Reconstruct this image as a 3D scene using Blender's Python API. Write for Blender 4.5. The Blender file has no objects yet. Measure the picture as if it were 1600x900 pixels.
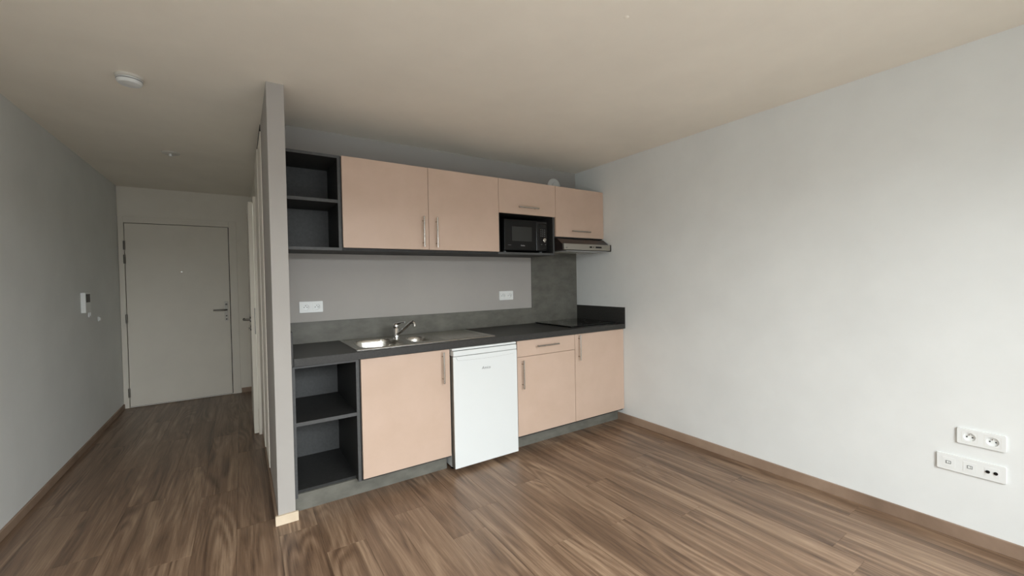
import bpy, bmesh, math, random
from mathutils import Vector, Matrix
random.seed(7)
PI = math.pi
S = bpy.context.scene
COL = S.collection

# ------------------------------------------------------------------ camera
cam = bpy.data.cameras.new('camera')
cam.sensor_width = 36.0
cam.lens = 643.27 / 1600 * 36.0
cam.clip_start = 0.02
camo = bpy.data.objects.new('camera', cam)
COL.objects.link(camo)
r = Vector((0.83453, -0.55065, -0.01853)); f = Vector((0.55036, 0.83472, -0.01849)); u = Vector((0.02565, 0.00523, 0.99966))
camo.matrix_world = Matrix(((r.x, u.x, -f.x, -0.2259), (r.y, u.y, -f.y, -3.2232), (r.z, u.z, -f.z, 1.3167), (0, 0, 0, 1)))
S.camera = camo

# ------------------------------------------------------------------ world, light, exposure
S.view_settings.view_transform = 'Standard'
S.view_settings.look = 'None'
S.view_settings.gamma = 1.0
S.view_settings.use_curve_mapping = False
S.view_settings.exposure = 0.0
w = bpy.data.worlds.new('overcast_sky'); S.world = w; w.use_nodes = True
w.node_tree.nodes['Background'].inputs['Color'].default_value = (0.77, 0.82, 0.85, 1)
w.node_tree.nodes['Background'].inputs['Strength'].default_value = 2.45
WX0, WX1, WZ0, WZ1, YB = -1.22, 2.00, 0.06, 2.07, -3.95      # window opening in the wall behind the camera
lt = bpy.data.lights.new('daylight', 'AREA')
lt.shape = 'RECTANGLE'; lt.size = 4.6; lt.size_y = 3.0
lt.energy = 1180; lt.color = (0.94, 0.98, 1.0)
lto = bpy.data.objects.new('daylight', lt); COL.objects.link(lto)
lto.location = ((WX0+WX1)/2+0.6, YB-1.75, 3.3)
lto.rotation_euler = (math.radians(90-35), 0, math.radians(8))           # faces +y, tipped down

# ------------------------------------------------------------------ dimensions
W, H = 2.712, 2.413          # right wall, ceiling
XL, YH = -1.317, 2.829       # left wall, end of hall
T = 0.085                    # partition
ZB, ZT = 0.857, 0.900        # worktop
YF, YU = -0.623, -0.392      # base fronts, wall unit fronts

# ------------------------------------------------------------------ material helpers
def mat(name, col, rough=0.5, metal=0.0, spec=0.5, **kw):
    m = bpy.data.materials.new(name); m.use_nodes = True
    b = m.node_tree.nodes['Principled BSDF']
    b.inputs['Base Color'].default_value = (*col, 1)
    b.inputs['Roughness'].default_value = rough
    b.inputs['Metallic'].default_value = metal
    b.inputs['Specular IOR Level'].default_value = spec
    return m
def srgb(*c):
    return tuple(((v/255)/12.92 if v/255 <= 0.04045 else ((v/255+0.055)/1.055)**2.4) for v in c)
def N(m, t, **inp):
    n = m.node_tree.nodes.new(t)
    for k, v in inp.items():
        if k in n.inputs: n.inputs[k].default_value = v
        else: setattr(n, k, v)
    return n
def L(m, a, b): m.node_tree.links.new(a, b)
def mottle(m, c1, c2, scale, detail=4, bump=0.0, bscale=300, lo=0.35, hi=0.65, stretch=(1, 1, 1)):
    """two-tone noise colour with optional fine relief"""
    b = m.node_tree.nodes['Principled BSDF']
    tc = N(m, 'ShaderNodeTexCoord'); mp = N(m, 'ShaderNodeMapping', Scale=stretch)
    L(m, tc.outputs['Object'], mp.inputs['Vector'])
    n = N(m, 'ShaderNodeTexNoise', Scale=scale, Detail=detail, Roughness=0.6)
    L(m, mp.outputs[0], n.inputs['Vector'])
    cr = N(m, 'ShaderNodeValToRGB')
    cr.color_ramp.elements[0].position = lo; cr.color_ramp.elements[0].color = (*c1, 1)
    cr.color_ramp.elements[1].position = hi; cr.color_ramp.elements[1].color = (*c2, 1)
    L(m, n.outputs['Fac'], cr.inputs['Fac']); L(m, cr.outputs[0], b.inputs['Base Color'])
    if bump:
        n2 = N(m, 'ShaderNodeTexNoise', Scale=bscale, Detail=2)
        L(m, tc.outputs['Object'], n2.inputs['Vector'])
        bp = N(m, 'ShaderNodeBump', Strength=bump, Distance=0.001)
        L(m, n2.outputs['Fac'], bp.inputs['Height']); L(m, bp.outputs[0], b.inputs['Normal'])
    return m
def paint(name, c, rough=0.7, bump=0.25):
    a = tuple(v*0.975 for v in c); b = tuple(min(1, v*1.025) for v in c)
    return mottle(mat(name, c, rough, spec=0.3), a, b, 2.2, bump=bump, bscale=260)

M = {}
M['ceiling'] = paint('ceiling_paint', (0.89, 0.84, 0.74), 0.8)
M['wall'] = paint('light_wall_paint', (0.78, 0.80, 0.785))
M['grey'] = paint('grey_wall_paint', (0.40, 0.38, 0.355))
M['hallwhite'] = paint('hall_white_paint', (0.86, 0.82, 0.73))
M['doorwhite'] = paint('door_lacquer', (0.83, 0.79, 0.70), 0.45, 0.1)
M['front'] = mottle(mat('blush_laminate', srgb(200, 176, 155), 0.42, spec=0.4), srgb(199, 174, 155), srgb(204, 179, 161), 5, bump=0.35, bscale=420)
M['dark'] = mottle(mat('anthracite_laminate', (0.03, 0.03, 0.03), 0.55, spec=0.25), srgb(46, 46, 46), srgb(54, 54, 53), 60, bump=0.3, bscale=500)
M['edge_litback'] = mottle(mat('anthracite_edging_lit_back', (0.08, 0.08, 0.08), 0.5, spec=0.4), srgb(72, 73, 73), srgb(80, 81, 81), 60, bump=0.3, bscale=500)  # edge bands, and back panels coloured lighter for the window light they catch
M['top'] = mottle(mat('black_stone_laminate', (0.04, 0.04, 0.04), 0.42, spec=0.4), srgb(44, 43, 41), srgb(55, 54, 52), 90, bump=0.4, bscale=500)
M['concrete'] = mottle(mat('concrete_laminate', (0.1, 0.1, 0.1), 0.5, spec=0.4), srgb(90, 89, 82), srgb(114, 113, 105), 7, detail=7, bump=0.2, bscale=200, lo=0.3, hi=0.7, stretch=(1, 1, 1.8))
M['steel'] = mat('brushed_steel', (0.50, 0.47, 0.43), 0.24, 1.0)
M['sink'] = mat('satin_stainless', (0.56, 0.54, 0.50), 0.27, 1.0)
M['chrome'] = mat('chrome', (0.75, 0.75, 0.75), 0.06, 1.0)
M['hoodsteel'] = mat('hood_steel', (0.42, 0.40, 0.36), 0.38, 0.85)
M['white'] = mat('white_enamel', (0.74, 0.77, 0.765), 0.25, spec=0.5)
M['plastic'] = mat('white_plastic', (0.80, 0.82, 0.805), 0.35)
M['creamplastic'] = mat('off_white_plastic', (0.70, 0.68, 0.62), 0.45)
M['black'] = mat('black_gloss', (0.008, 0.008, 0.008), 0.2, spec=0.4)
M['blackmatt'] = mat('black_matt', (0.005, 0.005, 0.005), 0.6, spec=0.15)
M['charcoal'] = mat('charcoal_gloss', (0.007, 0.007, 0.007), 0.3, spec=0.25)
M['window_mesh'] = mat('oven_window', (0.035, 0.036, 0.034), 0.35, spec=0.3)
M['hob'] = mat('hob_glass', (0.012, 0.012, 0.012), 0.07, spec=0.5)
M['hob'].node_tree.nodes['Principled BSDF'].inputs['Coat Weight'].default_value = 0.3
M['hinge'] = mat('hinge_metal', (0.20, 0.19, 0.17), 0.4, 0.9)
M['print_shadow_grey'] = mat('grey_print_and_shadow', (0.17, 0.18, 0.18), 0.5)  # printed marks and small parts; also paints the fridge grip's shadow line
M['print_light'] = mat('pale_print', (0.38, 0.38, 0.38), 0.5)
M['joint'] = mat('dark_joint', (0.02, 0.018, 0.015), 0.9)
M['hole'] = mat('dark_hole', (0.02, 0.02, 0.02), 0.8)
M['gap'] = mat('shadow_gap', (0.01, 0.009, 0.008), 0.9)  # near-black colour standing in for shade inside gaps and joints

def wood(name, dark, mid, light, rough=0.36, cathedral=1.0):
    m = mat(name, mid, rough, spec=0.45)
    b = m.node_tree.nodes['Principled BSDF']
    tc = N(m, 'ShaderNodeTexCoord'); oi = N(m, 'ShaderNodeObjectInfo')
    off = N(m, 'ShaderNodeVectorMath', operation='SCALE'); off.inputs[0].default_value = (37.0, 53.0, 11.0)
    L(m, oi.outputs['Random'], off.inputs['Scale'])
    add = N(m, 'ShaderNodeVectorMath', operation='ADD')
    L(m, tc.outputs['Object'], add.inputs[0]); L(m, off.outputs[0], add.inputs[1])
    def mapped(sc):
        mp = N(m, 'ShaderNodeMapping', Scale=sc); L(m, add.outputs[0], mp.inputs['Vector']); return mp.outputs[0]
    # broad smoky streaks running along the plank
    n1 = N(m, 'ShaderNodeTexNoise', Scale=1.0, Detail=6, Roughness=0.62, Distortion=0.8); L(m, mapped((14, 0.8, 1)), n1.inputs['Vector'])
    # growth rings: contour lines of a slow field
    n2 = N(m, 'ShaderNodeTexNoise', Scale=1.0, Detail=1, Roughness=0.4, Distortion=0.3); L(m, mapped((5.5, 0.65, 1)), n2.inputs['Vector'])
    mul = N(m, 'ShaderNodeMath', operation='MULTIPLY'); mul.inputs[1].default_value = 95; L(m, n2.outputs['Fac'], mul.inputs[0])
    sn = N(m, 'ShaderNodeMath', operation='SINE'); L(m, mul.outputs[0], sn.inputs[0])
    # fibres
    n3 = N(m, 'ShaderNodeTexNoise', Scale=1.0, Detail=3, Roughness=0.7); L(m, mapped((190, 4, 1)), n3.inputs['Vector'])
    # where the rings show
    n4 = N(m, 'ShaderNodeTexNoise', Scale=1.0, Detail=1); L(m, mapped((4, 1.6, 1)), n4.inputs['Vector'])
    mr = N(m, 'ShaderNodeMapRange'); mr.inputs['From Min'].default_value = 0.42; mr.inputs['From Max'].default_value = 0.62
    mr.inputs['To Max'].default_value = 0.09*cathedral; L(m, n4.outputs['Fac'], mr.inputs['Value'])
    a1 = N(m, 'ShaderNodeMath', operation='MULTIPLY'); L(m, sn.outputs[0], a1.inputs[0]); L(m, mr.outputs[0], a1.inputs[1])
    s1 = N(m, 'ShaderNodeMath', operation='ADD'); L(m, n1.outputs['Fac'], s1.inputs[0]); L(m, a1.outputs[0], s1.inputs[1])
    f1 = N(m, 'ShaderNodeMath', operation='MULTIPLY_ADD'); f1.inputs[1].default_value = 0.42; f1.inputs[2].default_value = -0.21
    L(m, n3.outputs['Fac'], f1.inputs[0])
    s2 = N(m, 'ShaderNodeMath', operation='ADD'); L(m, s1.outputs[0], s2.inputs[0]); L(m, f1.outputs[0], s2.inputs[1])
    # plank to plank tone
    rr = N(m, 'ShaderNodeMath', operation='MULTIPLY_ADD'); rr.inputs[1].default_value = 0.09; rr.inputs[2].default_value = -0.045
    L(m, oi.outputs['Random'], rr.inputs[0])
    s3 = N(m, 'ShaderNodeMath', operation='ADD'); L(m, s2.outputs[0], s3.inputs[0]); L(m, rr.outputs[0], s3.inputs[1])
    cr = N(m, 'ShaderNodeValToRGB'); e = cr.color_ramp.elements
    e[0].position = 0.27; e[0].color = (*dark, 1); e[1].position = 0.75; e[1].color = (*light, 1)
    k = cr.color_ramp.elements.new(0.5); k.color = (*mid, 1)
    L(m, s3.outputs[0], cr.inputs['Fac']); L(m, cr.outputs[0], b.inputs['Base Color'])
    bp = N(m, 'ShaderNodeBump', Strength=0.25, Distance=0.0006); L(m, n3.outputs['Fac'], bp.inputs['Height']); L(m, bp.outputs[0], b.inputs['Normal'])
    return m
M['floor'] = wood('brown_oak_plank', srgb(82, 63, 49), srgb(121, 97, 77), srgb(159, 134, 110))
M['skirt'] = wood('oak_skirting', srgb(122, 101, 84), srgb(148, 125, 106), srgb(168, 146, 126), 0.55, 0.3)
M['rawwood'] = wood('raw_wood_edge', srgb(188, 168, 140), srgb(216, 200, 176), srgb(230, 217, 196), 0.7, 0.2)

# ------------------------------------------------------------------ mesh helpers
def box(bm, x0, x1, y0, y1, z0, z1):
    v = [bm.verts.new(p) for p in ((x0,y0,z0),(x1,y0,z0),(x1,y1,z0),(x0,y1,z0),(x0,y0,z1),(x1,y0,z1),(x1,y1,z1),(x0,y1,z1))]
    for q in ((0,3,2,1),(4,5,6,7),(0,1,5,4),(1,2,6,5),(2,3,7,6),(3,0,4,7)): bm.faces.new([v[i] for i in q])
def lathe(bm, prof, c, axis='z', n=32, cap=True):
    """prof: list of (radius, height) along axis from c"""
    c = Vector(c); rings = []
    ex = {'z': (Vector((1,0,0)), Vector((0,1,0)), Vector((0,0,1))), 'y': (Vector((0,0,1)), Vector((1,0,0)), Vector((0,1,0))), 'x': (Vector((0,1,0)), Vector((0,0,1)), Vector((1,0,0)))}[axis]
    for rad, h in prof:
        rings.append([bm.verts.new(c + ex[0]*rad*math.cos(2*PI*i/n) + ex[1]*rad*math.sin(2*PI*i/n) + ex[2]*h) for i in range(n)])
    for a, b in zip(rings, rings[1:]):
        for i in range(n): bm.faces.new((a[i], a[(i+1)%n], b[(i+1)%n], b[i]))
    if cap:
        bm.faces.new(list(reversed(rings[0]))); bm.faces.new(rings[-1])
def tube(bm, pts, rads, n=14):
    pts = [Vector(p) for p in pts]
    if not isinstance(rads, (list, tuple)): rads = [rads]*len(pts)
    rings = []; prev = None
    for i, p in enumerate(pts):
        d = (pts[min(i+1, len(pts)-1)] - pts[max(i-1, 0)]).normalized()
        a = prev - d*prev.dot(d) if prev is not None else d.orthogonal()
        a.normalize(); prev = a; b = d.cross(a)
        rings.append([bm.verts.new(p + a*rads[i]*math.cos(2*PI*k/n) + b*rads[i]*math.sin(2*PI*k/n)) for k in range(n)])
    for a, b in zip(rings, rings[1:]):
        for i in range(n): bm.faces.new((a[i], a[(i+1)%n], b[(i+1)%n], b[i]))
    bm.faces.new(list(reversed(rings[0]))); bm.faces.new(rings[-1])
def obj(name, bm, m, parent=None, bev=0.0, smooth=False, seg=2):
    bmesh.ops.recalc_face_normals(bm, faces=bm.faces)
    me = bpy.data.meshes.new(name); bm.to_mesh(me); bm.free()
    me.materials.append(m)
    if smooth:
        for p in me.polygons: p.use_smooth = True
        try: me.set_sharp_from_angle(angle=math.radians(40))
        except Exception: pass
    o = bpy.data.objects.new(name, me); COL.objects.link(o)
    if parent is not None:
        o.parent = parent
        o.matrix_parent_inverse = Matrix.Translation(-world_loc(parent))
    if bev:
        b = o.modifiers.new('bevel', 'BEVEL'); b.width = bev; b.segments = seg; b.limit_method = 'ANGLE'; b.angle_limit = math.radians(40)
        if not smooth:
            b.harden_normals = False
    return o
def world_loc(o):
    v = Vector(o.location)
    while o.parent is not None:
        v = v + o.matrix_parent_inverse.translation
        o = o.parent; v = v + Vector(o.location)
    return v
def bx(name, m, parent, *a, bev=0.0):
    bm = bmesh.new(); box(bm, *a); return obj(name, bm, m, parent, bev)
def boxes(name, m, parent, lst, bev=0.0):
    bm = bmesh.new()
    for a in lst: box(bm, *a)
    return obj(name, bm, m, parent, bev)
def tag(o, label=None, cat=None, group=None, kind=None):
    if label: o['label'] = label
    if cat: o['category'] = cat
    if group: o['group'] = group
    if kind: o['kind'] = kind
    return o
def thing(name, loc, label, cat, group=None):
    o = bpy.data.objects.new(name, None); COL.objects.link(o); o.location = loc; o.empty_display_size = 0.05
    return tag(o, label, cat, group)
def copy_tree(o, parent=None, shift=None):
    c = o.copy(); COL.objects.link(c)
    if parent is not None: c.parent = parent
    if shift is not None: c.location = c.location + Vector(shift)
    for ch in list(o.children): copy_tree(ch, c)
    return c
def text(name, body, size, m, parent, loc, rot, shear=0.0, extrude=0.0002, bold=0.0):
    cu = bpy.data.curves.new(name, 'FONT'); cu.body = body; cu.size = size; cu.shear = shear; cu.extrude = extrude
    cu.align_x = 'CENTER'; cu.align_y = 'CENTER'; cu.resolution_u = 3; cu.offset = bold
    t = bpy.data.objects.new(name, cu); COL.objects.link(t)
    bpy.context.view_layer.update()
    me = bpy.data.meshes.new_from_object(t.evaluated_get(bpy.context.evaluated_depsgraph_get()))
    bpy.data.objects.remove(t)
    me.transform(Matrix.Translation(loc) @ rot.to_4x4()); me.materials.clear(); me.materials.append(m)
    o = bpy.data.objects.new(name, me); COL.objects.link(o)
    o.parent = parent; o.matrix_parent_inverse = Matrix.Translation(-world_loc(parent))
    return o
FACE_Y = Matrix(((1, 0, 0), (0, 0, -1), (0, 1, 0)))         # text that reads from -y

# ------------------------------------------------------------------ the room
def struct(name, lst, m, parent=None, bev=0.0):
    o = boxes(name, m, parent, lst, bev)
    if parent is None: o['kind'] = 'structure'
    return o
floor = struct('floor', [(XL-0.02, W+0.02, YB, 0.02, -0.05, -0.0042), (XL-0.02, 0.0, 0.02, YH+0.02, -0.05, -0.0042)], M['joint'])
tag(floor, 'brown oak plank floor running from the living room into the hall')
PW, GAP = 0.185, 0.0006
fixed = {1.02: -1.640, 1.205: -2.25, 1.575: -1.300, 1.39: -1.686, 0.095: -1.045, 1.945: -2.544, -0.46: -0.03, 2.13: -1.21, 0.28: -1.62, 1.76: -1.85, 0.65: -1.31, 0.465: -0.92, -0.645: -0.684}
plank_cache = {}
x = 0.095 - 8*PW
PL = 1.21
while x < W:
    base = None
    for k, v in fixed.items():
        if abs(k-x) < 0.02: base = v
    if base is None: base = random.uniform(-1.2, 0)
    x0, x1 = max(x, XL), min(x+PW, W)
    yy = base - PL*4
    while yy < YH:
        y0, y1 = max(yy, YB), min(yy+PL, YH if x0 < -T-0.05 else 0.0)
        if y1 - y0 > 0.02 and x1-x0 > 0.01:
            key = (round(x1-x0, 3), round(y1-y0, 3))
            if key not in plank_cache:
                bm = bmesh.new(); w_, l_ = x1-x0, y1-y0; g, b_ = GAP/2, 0.0005
                lo = [bm.verts.new(p) for p in ((g, g, -0.004), (w_-g, g, -0.004), (w_-g, l_-g, -0.004), (g, l_-g, -0.004))]
                md = [bm.verts.new((v.co.x, v.co.y, -b_)) for v in lo]
                hi = [bm.verts.new(p) for p in ((g+b_, g+b_, 0), (w_-g-b_, g+b_, 0), (w_-g-b_, l_-g-b_, 0), (g+b_, l_-g-b_, 0))]
                for A, B in ((lo, md), (md, hi)):
                    for i in range(4): bm.faces.new((A[i], A[(i+1)%4], B[(i+1)%4], B[i]))
                bm.faces.new(hi)
                me = bpy.data.meshes.new('plank'); bm.to_mesh(me); bm.free(); me.materials.append(M['floor']); plank_cache[key] = me
            o = bpy.data.objects.new('plank', plank_cache[key]); COL.objects.link(o); o.location = (x0, y0, 0); o.parent = floor
        yy += PL
    x += PW
tag(struct('ceiling', [(XL-0.02, W+0.02, YB-0.2, YH+0.1, H, H+0.1)], M['ceiling']), 'plain off-white ceiling over room and hall')
bm = bmesh.new(); lathe(bm, [(0.012, -0.0), (0.01, -0.0015), (0.003, -0.003)], (1.157, -2.038, H), n=12)
ceil_mark = obj('paint_drip', bm, M['ceiling'], bpy.data.objects['ceiling'], smooth=True)
struct('wall_right', [(W, W+0.12, YB-0.2, 0.12, -0.05, H)], M['wall'])
struct('wall_left', [(XL-0.12, XL, YB-0.2, YH+0.12, -0.05, H)], M['wall'])
struct('wall_kitchen', [(0.0, W, 0.0, 0.12, -0.05, H)], M['grey'])
wp = struct('wall_partition', [(-T, 0.0, -0.64, 0.06, -0.05, H)], M['grey'], bev=0.0015)
struct('wall_hall_right', [(-T, 0.0, 0.06, 1.06, -0.05, H), (-T, 0.0, 1.06, 1.92, 2.09, H), (-T, 0.0, 1.92, YH+0.12, -0.05, H)], M['hallwhite'])
struct('wall_hall_end', [(XL, -T, YH+0.04, YH+0.14, -0.05, H), (-0.255, -T, YH, YH+0.04, -0.05, H), (XL, -0.255, YH, YH+0.04, 2.09, H)], M['hallwhite'])
struct('wall_behind', [(XL, WX0, YB-0.2, YB, -0.05, H), (WX1, W, YB-0.2, YB, -0.05, H), (WX0, WX1, YB-0.2, YB, WZ1, H), (WX0, WX1, YB-0.2, YB, -0.05, WZ0)], M['wall'])

# bay window behind the camera
glass = bpy.data.materials.new('window_glass'); glass.use_nodes = True
nt = glass.node_tree; nt.nodes.clear()
o_ = nt.nodes.new('ShaderNodeOutputMaterial'); mx = nt.nodes.new('ShaderNodeMixShader'); tr = nt.nodes.new('ShaderNodeBsdfTransparent'); gl = nt.nodes.new('ShaderNodeBsdfGlossy')
gl.inputs['Roughness'].default_value = 0.02; mx.inputs[0].default_value = 0.07
nt.links.new(tr.outputs[0], mx.inputs[1]); nt.links.new(gl.outputs[0], mx.inputs[2]); nt.links.new(mx.outputs[0], o_.inputs[0])
xm = (WX0+WX1)/2
win = struct('window_1', [(WX0, WX0+0.06, YB-0.12, YB-0.05, WZ0, WZ1), (WX1-0.06, WX1, YB-0.12, YB-0.05, WZ0, WZ1),
    (WX0+0.06, WX1-0.06, YB-0.12, YB-0.05, WZ0, WZ0+0.06), (WX0+0.06, WX1-0.06, YB-0.12, YB-0.05, WZ1-0.06, WZ1), (xm-0.05, xm+0.05, YB-0.12, YB-0.05, WZ0+0.06, WZ1-0.06)], M['plastic'])
for a, b in ((WX0+0.06, xm-0.05), (xm+0.05, WX1-0.06)):
    bx('pane', glass, win, a, b, YB-0.09, YB-0.085, WZ0+0.06, WZ1-0.06)

# skirting boards
def skirting(name, x0, x1, y0, y1, along, h=0.05, m=None):
    o = bx(name, m or M['skirt'], None, x0, x1, y0, y1, 0.0, h, bev=0.002); o['kind'] = 'structure'; return o
def skirt_y(name, x0, x1, y0, y1, h=0.05, parent=None):
    """skirting along y: mesh origin at its start so that the grain runs along it"""
    bm = bmesh.new(); box(bm, 0, x1-x0, 0, y1-y0, 0, h)
    o = obj(name, bm, M['skirt'], None, 0.002); o.location = (x0, y0, 0); o['kind'] = 'structure'; return o
def skirt_x(name, x0, x1, y0, y1, h=0.05, m=None):
    bm = bmesh.new(); box(bm, 0, y1-y0, 0, x1-x0, 0, h)
    for v in bm.verts: v.co = Vector((v.co.x, -v.co.y, v.co.z))
    o = obj(name, bm, m or M['skirt'], None, 0.0015); o.location = (x0, y0, 0); o.rotation_euler = (0, 0, PI/2); o['kind'] = 'structure'; return o
skirt_y('baseboard_right', W-0.013, W, YB, -0.545, 0.066)
skirt_y('baseboard_left', XL, XL+0.013, YB, YH, 0.050)
skirt_y('baseboard_partition', -T-0.012, -T, -0.641, 1.045, 0.052)
skirt_x('baseboard_hall_end', -0.245, -T-0.001, YH-0.012, YH, 0.058)
e = skirt_x('baseboard_partition_end', -T-0.014, 0.013, -0.655, -0.6405, 0.052, M['rawwood'])
tag(e, 'pale raw wood skirting piece at the foot of the partition end')
skirt_x('baseboard_behind', XL+0.013, WX0, YB, YB+0.013)

# ------------------------------------------------------------------ hall: entry door
fr = struct('door_1', [(XL+0.003, -1.268, YH-0.014, YH+0.04, 0, 2.092), (-0.330, -0.252, YH-0.014, YH+0.04, 0, 2.092), (-1.268, -0.330, YH-0.014, YH+0.04, 2.022, 2.092)], M['doorwhite'], bev=0.002)
tag(fr, 'off-white flush entry door at the end of the hall')
boxes('shadow_joint', M['gap'], fr, [(-1.268, -0.330, YH+0.036, YH+0.038, 0, 2.022)])
leaf = bx('door_leaf', M['doorwhite'], fr, -1.262, -0.337, YH-0.010, YH+0.025, 0.012, 2.016, bev=0.0015)
for z in (1.775, 1.625, 0.975, 0.165):
    bm = bmesh.new(); lathe(bm, [(0.009, -0.048), (0.0095, -0.046), (0.0095, 0.046), (0.009, 0.048)], (-1.266, YH-0.018, z), n=16)
    obj('hinge', bm, M['hinge'], fr, smooth=True)
bm = bmesh.new(); box(bm, -0.393, -0.355, YH-0.018, YH-0.010, 0.895, 1.125)
pl = obj('handle_plate', bm, M['creamplastic'], leaf, 0.003)
bm = bmesh.new(); tube(bm, [(-0.372, YH-0.015, 1.028), (-0.372, YH-0.054, 1.028), (-0.378, YH-0.064, 1.028), (-0.39, YH-0.067, 1.028), (-0.50, YH-0.065, 1.028)], [0.010, 0.009, 0.0095, 0.0095, 0.0085])
obj('handle', bm, M['hinge'], leaf, smooth=True)
bm = bmesh.new(); lathe(bm, [(0.011, 0), (0.010, -0.008), (0.006, -0.010)], (-0.374, YH-0.018, 1.092), 'y', 20); obj('latch_knob', bm, M['hinge'], leaf, smooth=True)
bm = bmesh.new()
for z in (0.955, 0.915): lathe(bm, [(0.007, 0), (0.007, -0.002)], (-0.374, YH-0.018, z), 'y', 14)
obj('keyhole', bm, M['hole'], leaf)
bm = bmesh.new(); lathe(bm, [(0.008, 0), (0.007, -0.003), (0.003, -0.003)], (-0.786, YH-0.010, 1.485), 'y', 16); obj('peephole', bm, M['steel'], leaf, smooth=True)

# hall: bathroom door standing slightly ajar on the right
d2 = struct('door_2', [(-T-0.034, -T+0.0, 1.02, 1.075, 0, 2.09), (-T-0.034, -T+0.0, 1.905, 1.96, 0, 2.09), (-T-0.034, -T, 1.075, 1.905, 2.035, 2.09),
    (-T, -0.01, 1.06, 1.075, 0, 2.09), (-T, -0.01, 1.905, 1.92, 0, 2.09)], M['doorwhite'], bev=0.003)
tag(d2, 'white hall door on the right standing slightly ajar')
LX = -0.121
lf = bx('door_leaf', M['doorwhite'], d2, LX-0.034, LX, 1.045, 1.89, 0.010, 2.045, bev=0.002)
bx('lock_plate', M['hinge'], lf, LX-0.0085, LX-0.0005, 1.0435, 1.0455, 0.885, 1.115)
bm = bmesh.new()
tube(bm, [(LX-0.034, 1.115, 1.012), (LX-0.075, 1.115, 1.012), (LX-0.085, 1.122, 1.012), (LX-0.088, 1.135, 1.012), (LX-0.086, 1.235, 1.012)], [0.010, 0.009, 0.0095, 0.0095, 0.0085])
obj('handle', bm, M['hinge'], lf, smooth=True)
bm = bmesh.new(); lathe(bm, [(0.024, 0), (0.024, -0.007), (0.021, -0.009)], (LX-0.034, 1.115, 1.012), 'x', 24); obj('rosette', bm, M['hinge'], lf, smooth=True)
bm = bmesh.new(); lathe(bm, [(0.022, 0), (0.022, -0.006), (0.02, -0.008), (0.007, -0.008), (0.006, -0.02)], (LX-0.034, 1.115, 0.935), 'x', 24); obj('lock_turn', bm, M['hinge'], lf, smooth=True)

# hall: two tall white panels with near-black strips painting the shaded gap under the ceiling
t1 = struct('trim_1', [(-T-0.006, -T, 0.062, 0.50, 0.055, 2.362)], M['hallwhite'], bev=0.0015)
t2 = struct('trim_2', [(-T-0.012, -T, 0.503, 1.018, 0.055, 2.362)], M['doorwhite'], bev=0.0015)
for tt, a, b in ((t1, 0.075, 0.50), (t2, 0.503, 1.01)):
    bx('top_gap_shade', M['gap'], tt, -T-0.004, -T, a, b, 2.362, H-0.001)

# ------------------------------------------------------------------ small ceiling and wall fittings
sd = thing('smoke_detector', (-0.680, -0.335, H), 'white round smoke detector on the ceiling before the hall', 'smoke detector')
bm = bmesh.new(); lathe(bm, [(0.058, 0), (0.058, -0.010), (0.055, -0.012)], (-0.680, -0.335, H)); obj('base', bm, M['creamplastic'], sd, smooth=True)
bm = bmesh.new(); lathe(bm, [(0.048, -0.012), (0.052, -0.016), (0.052, -0.032), (0.046, -0.040), (0.02, -0.043)], (-0.680, -0.335, H)); obj('cover', bm, M['plastic'], sd, smooth=True)
bm = bmesh.new(); lathe(bm, [(0.0525, -0.0205), (0.0532, -0.0215), (0.0532, -0.0235), (0.0525, -0.0245)], (-0.680, -0.335, H), cap=False); obj('vent_slot', bm, M['print_shadow_grey'], sd, smooth=True)
cr_ = thing('ceiling_rose', (-0.675, 1.14, H), 'flat pale lamp connection cover on the hall ceiling', 'ceiling rose')
bm = bmesh.new(); lathe(bm, [(0.062, 0), (0.060, -0.006), (0.052, -0.009)], (-0.675, 1.14, H)); obj('cover', bm, M['creamplastic'], cr_, smooth=True)
bm = bmesh.new(); lathe(bm, [(0.012, -0.009), (0.011, -0.026), (0.008, -0.028)], (-0.675, 1.14, H), n=16); obj('terminal', bm, M['plastic'], cr_, smooth=True)

ic = thing('intercom', (XL, 1.59, 1.11), 'white wall intercom handset with dark screen on the left wall', 'intercom')
bx('body', M['plastic'], ic, XL, XL+0.030, 1.515, 1.66, 1.113, 1.280, bev=0.003)
bx('screen', M['charcoal'], ic, XL+0.030, XL+0.033, 1.525, 1.625, 1.200, 1.268, bev=0.001)
for (yy, zz, dz, g, lab) in ((1.735, 1.098, 0.030, 'a', 'small white switch just below the intercom on the left wall'), (2.015, 1.035, 0.022, 'b', 'small white switch lower and farther along the left wall than the intercom')):
    s_ = thing('light_switch', (XL, yy, zz), lab, 'switch')
    bx('plate', M['plastic'], s_, XL, XL+0.009, yy-0.04, yy+0.04, zz-dz, zz+dz, bev=0.002)
    bx('rocker', M['plastic'], s_, XL+0.009, XL+0.014, yy-0.025, yy+0.025, zz-dz*0.6, zz+dz*0.6, bev=0.0015)

vt = thing('air_vent', (2.423, 0, 2.245), 'round white air vent on the grey wall behind the wall cabinets', 'air vent')
bm = bmesh.new(); lathe(bm, [(0.083, 0), (0.083, -0.006), (0.074, -0.014), (0.045, -0.020)], (2.423, 0, 2.245), 'y', 40); obj('rim', bm, M['plastic'], vt, smooth=True)
bm = bmesh.new(); lathe(bm, [(0.030, -0.020), (0.030, -0.022)], (2.423, 0, 2.245), 'y', 32); obj('opening', bm, M['hole'], vt)
bm = bmesh.new(); lathe(bm, [(0.012, -0.020), (0.044, -0.030), (0.044, -0.034), (0.030, -0.042)], (2.423, 0, 2.245), 'y', 32); obj('valve_disc', bm, M['plastic'], vt, smooth=True)

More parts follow.
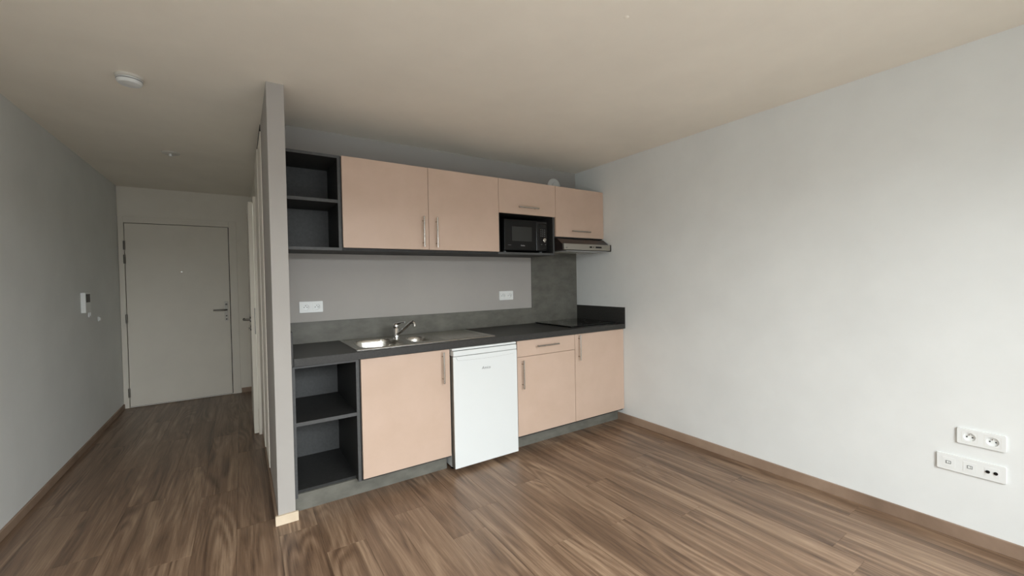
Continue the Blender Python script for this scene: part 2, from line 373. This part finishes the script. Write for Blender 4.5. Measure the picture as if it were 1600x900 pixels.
# ------------------------------------------------------------------ wall sockets
def plate_mesh(w_, h_, d_, holes, n=28):
    """plate in local frame: face towards -y, centred; holes: (x, z, r)"""
    bm = bmesh.new()
    rc = 0.005; outer = []
    for cx, cz, a0 in ((w_/2-rc, h_/2-rc, 0), (-w_/2+rc, h_/2-rc, 90), (-w_/2+rc, -h_/2+rc, 180), (w_/2-rc, -h_/2+rc, 270)):
        for k in range(4):
            a = math.radians(a0+k*30); outer.append((cx+rc*math.cos(a), cz+rc*math.sin(a)))
    ov = [bm.verts.new((px_*0.985, -d_, pz_*0.97)) for px_, pz_ in outer]
    mv = [bm.verts.new((px_, -d_+0.002, pz_)) for px_, pz_ in outer]
    bv = [bm.verts.new((px_, 0, pz_)) for px_, pz_ in outer]
    K = len(ov); edges = []
    for i in range(K): edges.append(bm.edges.new((ov[i], ov[(i+1)%K])))
    for hx, hz, hr in holes:
        hv = [bm.verts.new((hx+hr*math.cos(2*PI*i/n), -d_, hz+hr*math.sin(2*PI*i/n))) for i in range(n)]
        edges += [bm.edges.new((hv[i], hv[(i+1)%n])) for i in range(n)]
    bmesh.ops.triangle_fill(bm, use_beauty=True, use_dissolve=False, edges=edges)
    for A, B in ((ov, mv), (mv, bv)):
        for i in range(K): bm.faces.new((A[i], A[(i+1)%K], B[(i+1)%K], B[i]))
    return bm
def place(o, t, rz):
    """turn a part that was built facing -y about its thing"""
    o.parent = t; o.matrix_parent_inverse = Matrix.Identity(4)
def xf(bm, rz, t):
    bmesh.ops.transform(bm, matrix=Matrix.Translation(t) @ Matrix.Rotation(rz, 4, 'Z'), verts=bm.verts)
def socket_plate(name, loc, rz, w_, h_, mechs, label, cat, group=None, d_=0.010):
    """mechs: list of (kind, x)"""
    t = thing(name, loc, label, cat, group)
    holes = [(mx_, 0, 0.0205) for k, mx_ in mechs if k == 'socket']
    bm = plate_mesh(w_, h_, d_, holes); xf(bm, rz, loc); obj('plate', bm, M['plastic'], t)
    for k, mx_ in mechs:
        if k == 'socket':
            bm = bmesh.new(); lathe(bm, [(0.0205, -d_), (0.0195, -0.0015), (0.0, -0.0012)], (mx_, 0, 0), 'y', 28, cap=False); xf(bm, rz, loc)
            s_ = obj('socket', bm, M['plastic'], t, smooth=True)
            bm = bmesh.new()
            for dx in (-0.0095, 0.0095): lathe(bm, [(0.003, -0.0025), (0.003, -0.0012)], (mx_+dx, 0, -0.002), 'y', 12)
            xf(bm, rz, loc); obj('pin_hole', bm, M['hole'], s_)
            bm = bmesh.new(); lathe(bm, [(0.0025, -0.001), (0.0025, -0.0095), (0.001, -0.0105)], (mx_, 0, 0.010), 'y', 12); xf(bm, rz, loc); obj('earth_pin', bm, M['steel'], s_, smooth=True)
            bm = bmesh.new(); q = 0.0255
            for a in ((mx_-q, mx_+q, -q-0.0008, -q), (mx_-q, mx_+q, q, q+0.0008)): box(bm, a[0], a[1], -d_-0.0004, -d_, a[2], a[3])
            for a in (mx_-q-0.0008, mx_+q): box(bm, a, a+0.0008, -d_-0.0004, -d_, -q, q)
            xf(bm, rz, loc); obj('frame_line', bm, M['creamplastic'], t)
        elif k == 'data':
            bm = bmesh.new(); box(bm, mx_-0.0225, mx_+0.0225, -d_-0.001, -d_, -0.0225, 0.0225); xf(bm, rz, loc); ins = obj('insert', bm, M['plastic'], t)
            bm = bmesh.new(); box(bm, mx_-0.009, mx_+0.009, -d_-0.0022, -d_-0.001, -0.0075, 0.0075); xf(bm, rz, loc); obj('port_rim', bm, M['print_shadow_grey'], ins)
            bm = bmesh.new(); box(bm, mx_-0.0062, mx_+0.0015, -d_-0.003, -d_-0.0018, -0.005, 0.0055); box(bm, mx_+0.003, mx_+0.0068, -d_-0.003, -d_-0.0018, -0.0048, 0.0048); xf(bm, rz, loc); obj('port_shutter', bm, M['plastic'], ins)
        elif k == 'tv':
            bm = bmesh.new(); box(bm, mx_-0.0225, mx_+0.0225, -d_-0.001, -d_, -0.0225, 0.0225); xf(bm, rz, loc); ins = obj('insert', bm, M['plastic'], t)
            for dx in (-0.0125, 0.0125):
                bm = bmesh.new(); lathe(bm, [(0.0072, -d_-0.001), (0.0072, -d_-0.004), (0.006, -d_-0.004)], (mx_+dx, 0, 0), 'y', 18); xf(bm, rz, loc); obj('aerial_jack', bm, M['charcoal'], ins)
    return t
socket_plate('wall_socket', (0.189, 0, 1.155), 0, 0.152, 0.079, [('socket', -0.0355), ('socket', 0.0355)], 'double white wall socket on the grey wall left of the sink tap', 'wall socket')
socket_plate('wall_socket', (1.829, 0, 1.178), 0, 0.151, 0.083, [('socket', -0.0355), ('socket', 0.0355)], 'double white wall socket on the grey wall beside the tall concrete panel', 'wall socket')
socket_plate('wall_socket', (W, -2.819, 0.516), -PI/2, 0.159, 0.077, [('socket', -0.037), ('socket', 0.037)], 'double white wall socket on the right wall, above the three-gang plate', 'wall socket')
socket_plate('data_plate', (W, -2.784, 0.370), -PI/2, 0.230, 0.080, [('data', -0.072), ('data', 0.0), ('tv', 0.070)], 'long white plate with two data ports and two black aerial jacks', 'outlet plate')

# ------------------------------------------------------------------ kitchen, base units
def bar_handle_v(parent, xc, yf, z0, z1):
    bm = bmesh.new(); tube(bm, [(xc, yf-0.030, z0), (xc, yf-0.030, z1)], 0.006, 14)
    for z in (z0+0.03, z1-0.03): tube(bm, [(xc, yf, z), (xc, yf-0.030, z)], 0.0042, 10)
    return obj('handle', bm, M['steel'], parent, smooth=True)
def bar_handle_h(parent, x0, x1, yf, z):
    bm = bmesh.new(); tube(bm, [(x0, yf-0.030, z), (x1, yf-0.030, z)], 0.006, 14)
    for x_ in (x0+0.025, x1-0.025): tube(bm, [(x_, yf, z), (x_, yf-0.030, z)], 0.0042, 10)
    return obj('handle', bm, M['steel'], parent, smooth=True)
CB = YF + 0.020              # front edge of the base carcasses
ZP = 0.098                   # plinth height
def carcass(t, x0, x1, y0, z0, z1, m, top=True, back=True, p=0.018, bottom=True):
    bx('side_panel', m, t, x0, x0+p, y0, -0.002, z0, z1, bev=0.0008)
    bx('side_panel', m, t, x1-p, x1, y0, -0.002, z0, z1, bev=0.0008)
    if bottom: bx('bottom_panel', m, t, x0+p, x1-p, y0, -0.002, z0, z0+p)
    if top: bx('top_panel', m, t, x0+p, x1-p, y0, -0.002, z1-p, z1)
    if back: bx('back_panel', M['edge_litback'], t, x0+p, x1-p, -0.010, -0.002, z0+p, z1-(p if top else 0))

def edging(t, x0, x1, yf, z0, z1):
    bx('edge_band', M['edge_litback'], t, x0, x1, yf-0.0010, yf-0.0001, z0, z1)
t = thing('base_shelf_unit', (0.19, -0.3, ZP), 'dark grey open base shelf unit under the worktop beside the partition', 'shelf unit')
bx('side_panel', M['dark'], t, 0.002, 0.018, CB, -0.002, ZP, ZB-0.001, bev=0.0008)
bx('side_panel', M['dark'], t, 0.349, 0.367, CB, -0.002, ZP, ZB-0.001, bev=0.0008)
bx('bottom_panel', M['dark'], t, 0.018, 0.349, -0.536, -0.002, ZP-0.004, ZP+0.014)
bx('top_rail', M['dark'], t, 0.018, 0.349, CB, CB+0.09, ZB-0.019, ZB-0.001, bev=0.0008)
bx('back_panel', M['edge_litback'], t, 0.018, 0.349, -0.012, -0.002, ZP+0.014, ZB-0.002)
bx('shelf', M['dark'], t, 0.0185, 0.3485, CB+0.003, -0.012, 0.506, 0.527, bev=0.0008)

edging(t, 0.002, 0.018, CB, ZP, ZB-0.001); edging(t, 0.349, 0.367, CB, ZP, ZB-0.001)
edging(t, 0.018, 0.349, CB, ZB-0.019, ZB-0.001); edging(t, 0.0185, 0.3485, CB+0.003, 0.506, 0.527)
t = thing('sink_cabinet', (0.67, -0.3, ZP), 'blush single-door base cabinet under the sink, left of the fridge', 'cabinet')
carcass(t, 0.369, 0.966, CB, ZP, ZB-0.001, M['dark'], top=False)
d = bx('door', M['front'], t, 0.3745, 0.9635, YF, YF+0.0185, 0.113, ZB-0.006, bev=0.0008)
bar_handle_v(d, 0.909, YF, 0.625, 0.838)

t = thing('drawer_cabinet', (1.82, -0.3, ZP), 'blush base cabinet with a drawer over a door, right of the fridge', 'cabinet')
carcass(t, 1.522, 2.111, CB, ZP, ZB-0.001, M['dark'])
d = bx('drawer', M['front'], t, 1.5245, 2.1095, YF, YF+0.0185, 0.7265, ZB-0.006, bev=0.0008); bar_handle_h(d, 1.698, 1.918, YF, 0.798)
d = bx('door', M['front'], t, 1.5245, 2.1095, YF, YF+0.0185, 0.115, 0.7235, bev=0.0008); bar_handle_v(d, 1.567, YF, 0.484, 0.702)

t = thing('corner_cabinet', (2.41, -0.3, ZP), 'blush single-door base cabinet in the corner against the right wall', 'cabinet')
carcass(t, 2.1115, W-0.003, CB, ZP, ZB-0.001, M['dark'])
d = bx('door', M['front'], t, 2.1135, W-0.004, YF, YF+0.0185, 0.115, ZB-0.006, bev=0.0008); bar_handle_v(d, 2.151, YF, 0.633, 0.845)

tag(bx('plinth', M['concrete'], None, 0.001, 0.957, -0.552, -0.537, 0, ZP-0.001), 'grey concrete-look plinth left of the fridge', 'plinth')
tag(bx('plinth', M['concrete'], None, 1.520, W-0.014, -0.552, -0.537, 0, ZP-0.001), 'grey concrete-look plinth right of the fridge', 'plinth')

# worktop with a cut-out for the bowls
wt = boxes('worktop', M['top'], None, [(0.012, 0.40, -0.645, -0.0, ZB, ZT), (0.40, 0.97, -0.645, -0.545, ZB, ZT), (0.40, 0.97, -0.13, 0, ZB, ZT), (0.97, W-0.0115, -0.645, 0, ZB, ZT)])
bm = bmesh.new(); bm.from_mesh(wt.data); bmesh.ops.remove_doubles(bm, verts=bm.verts, dist=1e-5); bm.to_mesh(wt.data); bm.free()
tag(wt, 'black stone-look worktop running the length of the kitchen', 'worktop')
sp = thing('splashback', (1.0, -0.004, ZT), 'concrete-look splashback strip rising to a tall panel behind the hob', 'splashback')
bx('low_strip', M['concrete'], sp, 0.010, 2.1235, -0.009, -0.0005, ZT, 1.050, bev=0.0008)
bx('tall_panel', M['concrete'], sp, 2.1240, W-0.0105, -0.009, -0.0005, ZT, 1.655, bev=0.0008)
tag(bx('side_splashback', M['top'], None, W-0.010, W-0.0005, -0.645, 0, ZB, 1.050, bev=0.0008), 'black upstand on the right wall at the end of the worktop', 'splashback')
tag(bx('side_splashback', M['top'], None, 0.0005, 0.010, -0.638, 0, ZB, 1.050, bev=0.0008), 'black upstand on the partition at the left end of the worktop', 'splashback')

# ------------------------------------------------------------------ sink
def sink_mesh():
    X0, X1, Y0, Y1 = 0.362, 1.362, -0.585, -0.055
    def rr(px, py, cx, cy, hx, hy, rad):
        qx, qy = abs(px-cx)-(hx-rad), abs(py-cy)-(hy-rad)
        return math.hypot(max(qx, 0), max(qy, 0)) + min(max(qx, qy), 0) - rad
    def ss(v): v = max(0, min(1, v)); return v*v*(3-2*v)
    def hgt(px, py):
        z = 0.0035
        dO = min(px-X0, X1-px, py-Y0, Y1-py)
        z += 0.0036*ss(dO/0.004)*(1-ss((dO-0.012)/0.010))      # raised rim
        d = rr(px, py, 0.555, -0.345, 0.145, 0.185, 0.09)      # big bowl
        z -= 0.145*ss(-d/0.030)
        d = rr(px, py, 0.845, -0.350, 0.078, 0.135, 0.072)     # small bowl
        z -= 0.085*ss(-d/0.028)
        d = rr(px, py, 1.150, -0.310, 0.180, 0.205, 0.03)      # drainer
        if d < 0:
            z -= 0.003*ss(-d/0.01)
            if d < -0.015: z += 0.0018*(0.5+0.5*math.cos((py)*2*PI/0.030))*ss((-d-0.015)/0.02)
        return z
    bm = bmesh.new(); nx, ny = 250, 132
    g = [[bm.verts.new((X0+(X1-X0)*i/nx, Y0+(Y1-Y0)*j/ny, ZT + hgt(X0+(X1-X0)*i/nx, Y0+(Y1-Y0)*j/ny))) for j in range(ny+1)] for i in range(nx+1)]
    for i in range(nx):
        for j in range(ny): bm.faces.new((g[i][j], g[i+1][j], g[i+1][j+1], g[i][j+1]))
    ring = [g[i][0] for i in range(nx+1)] + [g[nx][j] for j in range(1, ny+1)] + [g[i][ny] for i in range(nx-1, -1, -1)] + [g[0][j] for j in range(ny-1, 0, -1)]
    low = [bm.verts.new((v.co.x, v.co.y, ZT+0.0002)) for v in ring]
    for i in range(len(ring)): bm.faces.new((ring[i], low[i], low[(i+1) % len(ring)], ring[(i+1) % len(ring)]))
    return bm
sk = thing('sink', (0.86, -0.32, ZT), 'stainless steel inset sink with one large bowl, one small bowl and drainer', 'sink')
obj('basin', sink_mesh(), M['sink'], sk, smooth=True)
for cx, cy, zz, rd in ((0.555, -0.345, ZT-0.1415, 0.04), (0.845, -0.35, ZT-0.0815, 0.03)):
    bm = bmesh.new(); lathe(bm, [(rd, 0), (rd*0.95, 0.0025), (rd*0.7, 0.001), (rd*0.68, -0.001)], (cx, cy, zz), n=28); ww = obj('drain', bm, M['chrome'], sk, smooth=True)
    bm = bmesh.new(); lathe(bm, [(rd*0.5, 0.001), (rd*0.5, 0.003), (rd*0.2, 0.004)], (cx, cy, zz), n=20); obj('drain_plug', bm, M['charcoal'], ww, smooth=True)

TX, TY, TZ = 0.725, -0.215, ZT+0.0035
tp = thing('kitchen_tap', (TX, TY, TZ), 'chrome single-lever mixer tap standing between the two sink bowls', 'tap')
bm = bmesh.new(); lathe(bm, [(0.026, 0), (0.026, 0.004), (0.022, 0.008), (0.0205, 0.012), (0.0205, 0.075), (0.019, 0.077)], (TX, TY, TZ)); obj('body', bm, M['chrome'], tp, smooth=True)
ang = math.radians(-60); dx, dy = math.cos(ang), math.sin(ang)
bm = bmesh.new(); lathe(bm, [(0.019, 0.077), (0.0215, 0.080), (0.022, 0.095), (0.019, 0.108), (0.010, 0.115), (0.002, 0.117)], (TX, TY, TZ)); cart = obj('cartridge_cap', bm, M['chrome'], tp, smooth=True)
def along(d, z): return (TX+dx*d, TY+dy*d, TZ+z)
bm = bmesh.new(); tube(bm, [along(0.0, 0.103), along(0.025, 0.113), along(0.06, 0.121), along(0.085, 0.123)], [0.012, 0.009, 0.006, 0.0065]); obj('lever', bm, M['chrome'], tp, smooth=True)
bm = bmesh.new(); tube(bm, [along(0.010, 0.030), along(0.05, 0.055), along(0.10, 0.092), along(0.135, 0.118), along(0.150, 0.126), along(0.163, 0.126), along(0.172, 0.118), along(0.174, 0.108)], [0.012, 0.012, 0.0115, 0.011, 0.011, 0.011, 0.0115, 0.012]); sp_ = obj('spout', bm, M['chrome'], tp, smooth=True)
bm = bmesh.new(); lathe(bm, [(0.0125, 0.0), (0.0125, -0.012), (0.010, -0.013)], along(0.1745, 0.110), n=20); obj('aerator', bm, M['steel'], sp_, smooth=True)

# ------------------------------------------------------------------ hob
hb = thing('hob', (2.41, -0.3, ZT), 'black glass hob on the right end of the worktop', 'hob')
bx('frame', M['blackmatt'], hb, 2.137, 2.683, -0.550, -0.046, ZT, ZT+0.008, bev=0.001)
bx('glass', M['hob'], hb, 2.130, 2.690, -0.557, -0.039, ZT+0.008, ZT+0.013, bev=0.0015)
for cx, cy, rd in ((2.28, -0.17, 0.072), (2.28, -0.40, 0.09), (2.54, -0.17, 0.09), (2.54, -0.40, 0.072)):
    bm = bmesh.new(); n = 48
    a = [bm.verts.new((cx+rd*math.cos(2*PI*i/n), cy+rd*math.sin(2*PI*i/n), ZT+0.0132)) for i in range(n)]
    b = [bm.verts.new((cx+(rd-0.0015)*math.cos(2*PI*i/n), cy+(rd-0.0015)*math.sin(2*PI*i/n), ZT+0.0132)) for i in range(n)]
    for i in range(n): bm.faces.new((a[i], a[(i+1)%n], b[(i+1)%n], b[i]))
    obj('cooking_zone', bm, mat('zone_print', (0.05, 0.05, 0.05), 0.3) if 'zone_print' not in bpy.data.materials else bpy.data.materials['zone_print'], hb)

# ------------------------------------------------------------------ fridge
FY = -0.668
fg = thing('fridge', (1.23, -0.33, 0), 'white under-counter fridge between the blush cabinets', 'fridge')
bx('body', M['white'], fg, 0.975, 1.500, -0.600, -0.05, 0.020, 0.798, bev=0.003)
bx('lid', M['white'], fg, 0.968, 1.494, FY+0.012, -0.05, 0.8415, 0.8557, bev=0.002)
bx('door_gasket', M['blackmatt'], fg, 0.978, 1.492, -0.613, -0.600, 0.035, 0.796)
bx('top_band', M['white'], fg, 0.972, 1.491, FY+0.002, -0.585, 0.8030, 0.8380, bev=0.003)
bx('band_recess', M['gap'], fg, 0.976, 1.488, FY+0.018, -0.586, 0.797, 0.8416)
dr = bx('door', M['white'], fg, 0.970, 1.492, FY, FY+0.012, 0.030, 0.8005, bev=0.003)
bx('door_side', mat('grey_door_side', (0.13, 0.125, 0.11), 0.5), dr, 0.9705, 1.4915, FY+0.0118, -0.613, 0.0305, 0.8)  # grey block behind the white front skin makes the door sides darker
# grip recess: its shadow painted as a slim grey line sagging in an arc across the top of the door, with a shallow raised lip
bm = bmesh.new(); n = 36; xs0, xs1 = 0.990, 1.470
top = []; bot = []
for i in range(n+1):
    u_ = i/n; xx = xs0+(xs1-xs0)*u_; edge = min(1.0, u_/0.012, (1-u_)/0.012)
    zz = 0.797 - 0.022*edge**0.5 - 0.007*(1-(2*u_-1)**2)
    top.append(bm.verts.new((xx, FY-0.0004, 0.7985))); bot.append((xx, zz))
bm.free()
bm = bmesh.new(); pts = [(xs0, 0.7975)] + bot + [(xs1, 0.7975)]
for (a, b) in zip(pts, pts[1:]):
    ln = Vector((b[0]-a[0], 0, b[1]-a[1])); 
    if ln.length < 1e-5: continue
    nrm = Vector((-ln.z, 0, ln.x)).normalized()*0.0012
    v = [bm.verts.new((q[0]+s*nrm.x, FY-0.0004, q[1]+s*nrm.z)) for q, s in ((a, 1), (b, 1), (b, -1), (a, -1))]
    bm.faces.new(v)
obj('grip_shadow_line', bm, M['print_shadow_grey'], dr)
bm = bmesh.new(); vb = [bm.verts.new((p_[0], FY-0.0002, p_[1])) for p_ in pts]; fc = bm.faces.new(vb)
rx = bmesh.ops.extrude_face_region(bm, geom=[fc]); bmesh.ops.translate(bm, verts=[g_ for g_ in rx['geom'] if isinstance(g_, bmesh.types.BMVert)], vec=(0, -0.0022, 0))
obj('grip_lip', bm, M['white'], dr)
text('logo', 'Amica', 0.028, M['print_shadow_grey'], dr, Vector((1.224, FY-0.0008, 0.6985)), FACE_Y, 0.25)
for xx in (1.0, 1.465):
    bm = bmesh.new(); lathe(bm, [(0.018, 0), (0.018, 0.012), (0.008, 0.014), (0.008, 0.0205)], (xx, -0.57, 0.0), n=18); obj('foot', bm, M['charcoal'], fg, smooth=True)
    bm = bmesh.new(); lathe(bm, [(0.018, 0), (0.018, 0.012), (0.008, 0.014), (0.008, 0.0205)], (xx, -0.10, 0.0), n=18); obj('foot', bm, M['charcoal'], fg, smooth=True)
bx('hinge_bracket', M['steel'], fg, 1.42, 1.485, FY+0.012, -0.58, 0.021, 0.027)

# ------------------------------------------------------------------ wall units
CU = YU + 0.020
Z0, Z1 = 1.532, 2.146
t = thing('wall_shelf_unit', (0.17, -0.18, Z0), 'dark grey open wall shelf unit beside the partition, above the sink', 'shelf unit')
carcass(t, 0.002, 0.333, CU, Z0, Z1, M['dark'], p=0.018)
bx('shelf', M['dark'], t, 0.0205, 0.3145, CU+0.003, -0.010, 1.840, 1.860, bev=0.0008)
edging(t, 0.002, 0.020, CU, Z0, Z1); edging(t, 0.315, 0.333, CU, Z0, Z1); edging(t, 0.020, 0.315, CU, Z1-0.018, Z1)
edging(t, 0.020, 0.315, CU, Z0, Z0+0.018); edging(t, 0.0205, 0.3145, CU+0.003, 1.840, 1.860)
t = thing('wall_cabinet', (0.93, -0.18, Z0), 'blush two-door wall cabinet, its two handles side by side', 'cabinet')
carcass(t, 0.3335, 1.5265, CU, Z0, Z1-0.003, M['dark'])
d = bx('door', M['front'], t, 0.3385, 0.9255, YU, YU+0.0185, 1.5505, 2.1435, bev=0.0008); bar_handle_v(d, 0.881, YU, 1.569, 1.787)
d = bx('door', M['front'], t, 0.9285, 1.5255, YU, YU+0.0185, 1.5505, 2.1435, bev=0.0008); bar_handle_v(d, 0.983, YU, 1.567, 1.785)
t = thing('microwave_cabinet', (1.82, -0.18, Z0), 'wall cabinet with a blush flap over an open microwave niche', 'cabinet')
carcass(t, 1.527, 2.1155, CU, Z0, Z1-0.003, M['dark'])
edging(t, 2.0975, 2.1155, CU, Z0, 1.867); edging(t, 1.545, 2.0975, CU, Z0, Z0+0.018); edging(t, 1.527, 1.545, CU, Z0, 1.549)
bx('niche_top', M['dark'], t, 1.545, 2.0975, CU+0.001, -0.010, 1.872, 1.890)
d = bx('flap_door', M['front'], t, 1.5285, 2.1145, YU, YU+0.0185, 1.868, 2.1435, bev=0.0008); bar_handle_h(d, 1.705, 1.912, YU, 1.9235)
t = thing('hood_cabinet', (2.41, -0.18, 1.69), 'blush flap-door wall cabinet above the range hood', 'cabinet')
carcass(t, 2.116, W-0.003, CU, 1.690, Z1-0.003, M['dark'])
d = bx('flap_door', M['front'], t, 2.1175, W-0.004, YU, YU+0.0185, 1.6985, 2.1435, bev=0.0008); bar_handle_h(d, 2.284, 2.512, YU, 1.7525)

# microwave
MY = -0.345
mw = thing('microwave', (1.83, -0.18, Z0+0.018), 'black microwave oven in the open niche of the wall cabinets', 'microwave')
bx('housing', M['blackmatt'], mw, 1.605, 2.060, MY+0.022, -0.03, 1.568, 1.832, bev=0.003)
dr = bx('door', M['charcoal'], mw, 1.605, 1.935, MY, MY+0.0215, 1.572, 1.830, bev=0.004)
bx('window', M['window_mesh'], dr, 1.682, 1.886, MY-0.0012, MY+0.001, 1.648, 1.770, bev=0.001)
text('brand_mark', 'Amica', 0.017, M['print_light'], dr, Vector((1.790, MY-0.0008, 1.612)), FACE_Y, 0.0, bold=0.0003)
bx('small_print', M['print_shadow_grey'], dr, 1.640, 1.672, MY-0.0006, MY+0.001, 1.6115, 1.6145)
cp = bx('control_panel', M['black'], mw, 1.938, 2.060, MY+0.002, MY+0.0215, 1.572, 1.830, bev=0.004)
bx('keypad_strip', M['charcoal'], cp, 1.958, 2.046, MY-0.001, MY+0.004, 1.590, 1.812, bev=0.003)
bx('display', M['black'], cp, 1.966, 2.038, MY-0.002, MY, 1.772, 1.800)
for r_ in range(4):
    for c_ in range(3):
        bx('key', M['print_light'], cp, 1.982+c_*0.020, 1.990+c_*0.020, MY-0.002, MY, 1.7535-r_*0.018, 1.7575-r_*0.018)
bm = bmesh.new(); lathe(bm, [(0.0195, 0), (0.0185, -0.014), (0.015, -0.016)], (2.018, MY-0.001, 1.664), 'y', 28); obj('knob', bm, M['steel'], cp, smooth=True)
for xx in (1.992, 2.034): bx('button', M['print_shadow_grey'], cp, xx-0.005, xx+0.005, MY-0.002, MY, 1.624, 1.630)
for xx in (1.64, 2.02):
    for yy in (-0.29, -0.08):
        bm = bmesh.new(); lathe(bm, [(0.012, Z0+0.0185), (0.012, 1.5685)], (xx, yy, 0), n=14); obj('foot', bm, M['print_shadow_grey'], mw)

# range hood
hd = thing('range_hood', (2.41, -0.25, 1.57), 'slim steel range hood under the corner wall cabinet', 'range hood')
HX0, HX1, HY = 2.124, W-0.006, -0.490
bm = bmesh.new()
prof = [(-0.012, 1.570), (HY+0.02, 1.575), (HY+0.02, 1.628), (YU-0.004, 1.682), (-0.012, 1.682)]
va = [bm.verts.new((HX0, y_, z_)) for y_, z_ in prof]; vb = [bm.verts.new((HX1-0.004, y_, z_)) for y_, z_ in prof]
bm.faces.new(va); bm.faces.new(list(reversed(vb)))
for i in range(5): bm.faces.new((va[i], va[(i+1)%5], vb[(i+1)%5], vb[i]))
obj('housing', bm, mat('hood_shell', (0.020, 0.013, 0.011), 0.3, 0.0, spec=0.5), hd, 0.001)
fs = bx('front_strip', M['hoodsteel'], hd, HX0+0.002, HX1-0.012, HY, HY+0.021, 1.577, 1.630, bev=0.002)
bx('end_cap', M['black'], hd, HX1-0.012, HX1, HY-0.001, HY+0.06, 1.570, 1.632, bev=0.002)
bx('slide_switch', M['charcoal'], fs, 2.430, 2.456, HY-0.003, HY+0.001, 1.598, 1.612)
bx('switch', M['charcoal'], fs, 2.474, 2.482, HY-0.003, HY+0.001, 1.602, 1.610)
bx('slide_switch', M['charcoal'], fs, 2.505, 2.578, HY-0.003, HY+0.001, 1.598, 1.612)
bx('badge', M['print_shadow_grey'], fs, 2.145, 2.165, HY-0.001, HY+0.001, 1.592, 1.598)
bx('visor', mat('hood_visor', (0.35, 0.36, 0.35), 0.25), hd, HX0+0.03, HX1-0.04, HY+0.01, -0.30, 1.564, 1.570)
bx('grease_filter', M['steel'], hd, HX0+0.03, HX1-0.04, -0.295, -0.05, 1.562, 1.570)
